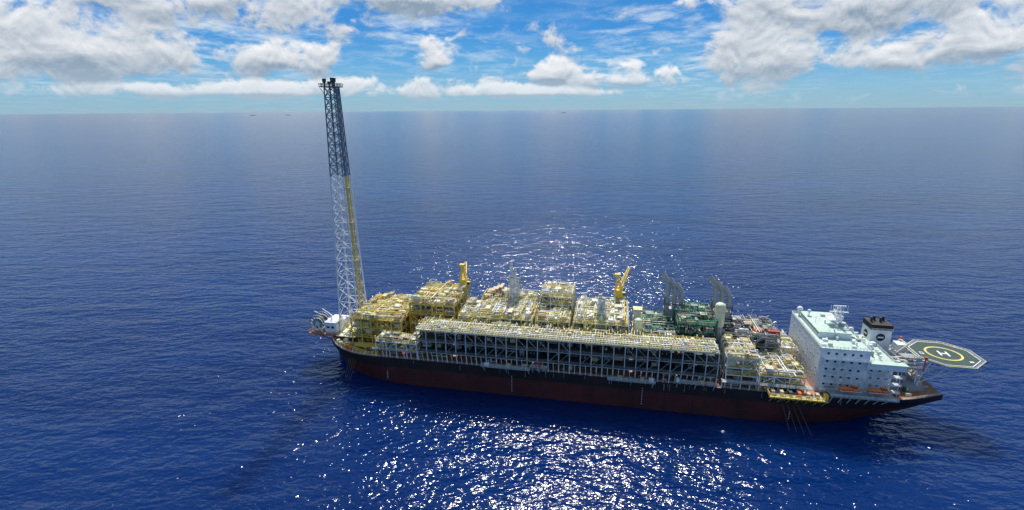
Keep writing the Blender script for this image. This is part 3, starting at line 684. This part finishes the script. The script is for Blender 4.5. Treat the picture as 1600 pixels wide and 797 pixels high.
# ---------------- lifeboats ----------------
def lifeboat(s_,t_,z_):
    L=MB(); n=12; prof=[]
    for i in range(13):
        x=-5+10*i/12; f=max(.02,1-abs(x/5)**2.6)**.6; prof.append((x,1.75*f,1.3*f,1.5*f+.15))
    vs=[]
    for x,w_,dn,up in prof:
        for k in range(n):
            a=2*math.pi*k/n; yy=math.cos(a)*w_; zz_=math.sin(a)*(up if math.sin(a)>0 else dn); vs.append((s_+x,t_+yy,z_+zz_+(abs(x)/5)**2*.4))
    fs=[(i*n+k,(i+1)*n+k,(i+1)*n+(k+1)%n,i*n+(k+1)%n) for i in range(12) for k in range(n)]+[tuple(range(n)),tuple(range(12*n,13*n))]
    L.add(vs,fs,'orange_paint',True)
    L.box(s_-1.2+2,s_+1.2+2,t_-.9,t_+.9,z_+1.1,z_+2.3,'orange_paint'); L.box(s_+.75,s_+3.25,t_-.95,t_+.95,z_+1.6,z_+2.0,'window_glass')
    L.box(s_-4.6,s_+4.6,t_-1.85,t_-1.7,z_-.05,z_+.2,'marking_white')
    for k in range(4): L.box(s_-3.4+k*1.4,s_-2.8+k*1.4,t_-1.72,t_-1.5,z_+.5,z_+.85,'window_glass')
    for x in (-3.6,3.6):
        L.beam((s_+x,t_+4,z_-3),(s_+x,t_+2.4,z_+4),.4,'white_paint'); L.beam((s_+x,t_+2.4,z_+4),(s_+x,t_-.2,z_+4.4),.4,'white_paint'); L.beam((s_+x,t_,z_+4.3),(s_+x,t_,z_+1.2),.1,'dark_steel')
    L.obj('lifeboat')
lifeboat(286,-28.6,24.4); lifeboat(299,-27.6,24.2)
LP=MB(); LP.box(278,307,-30.5,-20.5,21.0,21.4,'grey_steel'); LP.rail([(278,-30.5,21.4),(307,-30.5,21.4)],'white_paint',1.1,.14)
for x in range(279,307,4): LP.beam((x,-30,21.0),(x,-hb(x,16)+.1,16),.3,'white_paint')
LP.obj('lifeboat_platform',ship)

# ---------------- mooring lines ----------------
ML=MB()
for i,x in enumerate((258,260.4,262.8,265.2)): ML.cyl((x,-27.8,13),(x+4+i*.8,-35-i,-1),.09,'rope',6)
for i,x in enumerate((20,21.8,23.6,25.4)): ML.cyl((x,-hb(x,12)-.4,14),(x-2-i*.3,-27-i,-1),.09,'rope',6)
ML.obj('mooring_lines',ship)

# ---------------- distant ships ----------------
def dship(x,y,L):
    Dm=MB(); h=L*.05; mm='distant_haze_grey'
    Dm.add([(-L/2,-12,0),(L/2*.93,-12,0),(L/2,0,0),(L/2*.93,12,0),(-L/2,12,0),(-L/2,-14,h),(L/2*.97,-14,h*1.1),(L/2*1.03,0,h*1.3),(L/2*.97,14,h*1.1),(-L/2,14,h)],[(0,1,6,5),(1,2,7,6),(2,3,8,7),(3,4,9,8),(4,0,5,9),(5,6,7,8,9)],mm)
    Dm.box(-L*.45,-L*.33,-12,12,h,h*3,mm); Dm.box(-L*.25,L*.35,-8,8,h,h*1.7,mm); Dm.beam((L*.4,0,h),(L*.4,0,h*4.5),3,mm); Dm.beam((-L*.39,0,h*3),(-L*.39,0,h*4),3,mm)
    Dm.obj('distant_ship',None,Matrix.Translation((x,y,0))@Matrix.Rotation(.2,4,'Z'))
dship(-11900,24500,230); dship(-10400,24800,230); dship(2600,26000,220)

# ---------------- sea ----------------
m=bpy.data.materials.new('sea_water'); m.use_nodes=True; t=NT(m.node_tree); b=m.node_tree.nodes['Principled BSDF']
c=t.node('ShaderNodeTexCoord'); o=c.outputs['Object']
ln=t.node('ShaderNodeVectorMath',operation='LENGTH'); t.l.new(o,ln.inputs[0]); dist=ln.outputs['Value']
big=t.noise(t.mapping(o,scale=(.5,1.6,1),rot=(0,0,.25)),.004,3,.55,.4)
swell=t.noise(t.mapping(o,scale=(.45,1.0,1),rot=(0,0,.22)),.045,2,.5,.3)
wav=t.noise(t.mapping(o,scale=(.55,1.15,1),rot=(0,0,.1)),.17,2,.5,.5)
rip=t.noise(t.mapping(o,scale=(.7,1.1,1),rot=(0,0,-.3)),.45,2,.5,.5)
hgt=t.m('ADD',t.m('ADD',t.m('MULTIPLY',swell,4.0),t.m('MULTIPLY',wav,1.9)),t.m('MULTIPLY',rip,.72))
bp=t.node('ShaderNodeBump'); t.l.new(hgt,bp.inputs['Height']); bp.inputs['Distance'].default_value=1.0
t.l.new(t.mr(dist,240,900,.92,.55,True),bp.inputs['Strength'])
col=t.mix(t.mr(big,.35,.65),(.0005,.013,.080,1),(.0008,.023,.120,1))
t.l.new(col,b.inputs['Base Color']); t.l.new(bp.outputs[0],b.inputs['Normal'])
b.subsurface_method='BURLEY'
b.inputs['Subsurface Weight'].default_value=1.0; b.inputs['Subsurface Scale'].default_value=45.0; b.inputs['Subsurface Radius'].default_value=(1,1,1)
b.inputs['Roughness'].default_value=.135; b.inputs['IOR'].default_value=1.333
Rr=[0,300,1500,8000,50000,250000]; vs=[(0,0,0)]; fs=[]
n=96
for r in Rr[1:]:
    for k in range(n): a=2*math.pi*k/n; vs.append((r*math.cos(a),r*math.sin(a),0))
for k in range(n): fs.append((0,1+k,1+(k+1)%n))
for i in range(len(Rr)-2):
    for k in range(n): fs.append((1+i*n+k,1+(i+1)*n+k,1+(i+1)*n+(k+1)%n,1+i*n+(k+1)%n))
me=bpy.data.meshes.new('sea'); me.from_pydata(vs,[],fs); me.materials.append(m); so_=bpy.data.objects.new('sea',me); sc.collection.objects.link(so_); so_.location=(0,0,2.0)
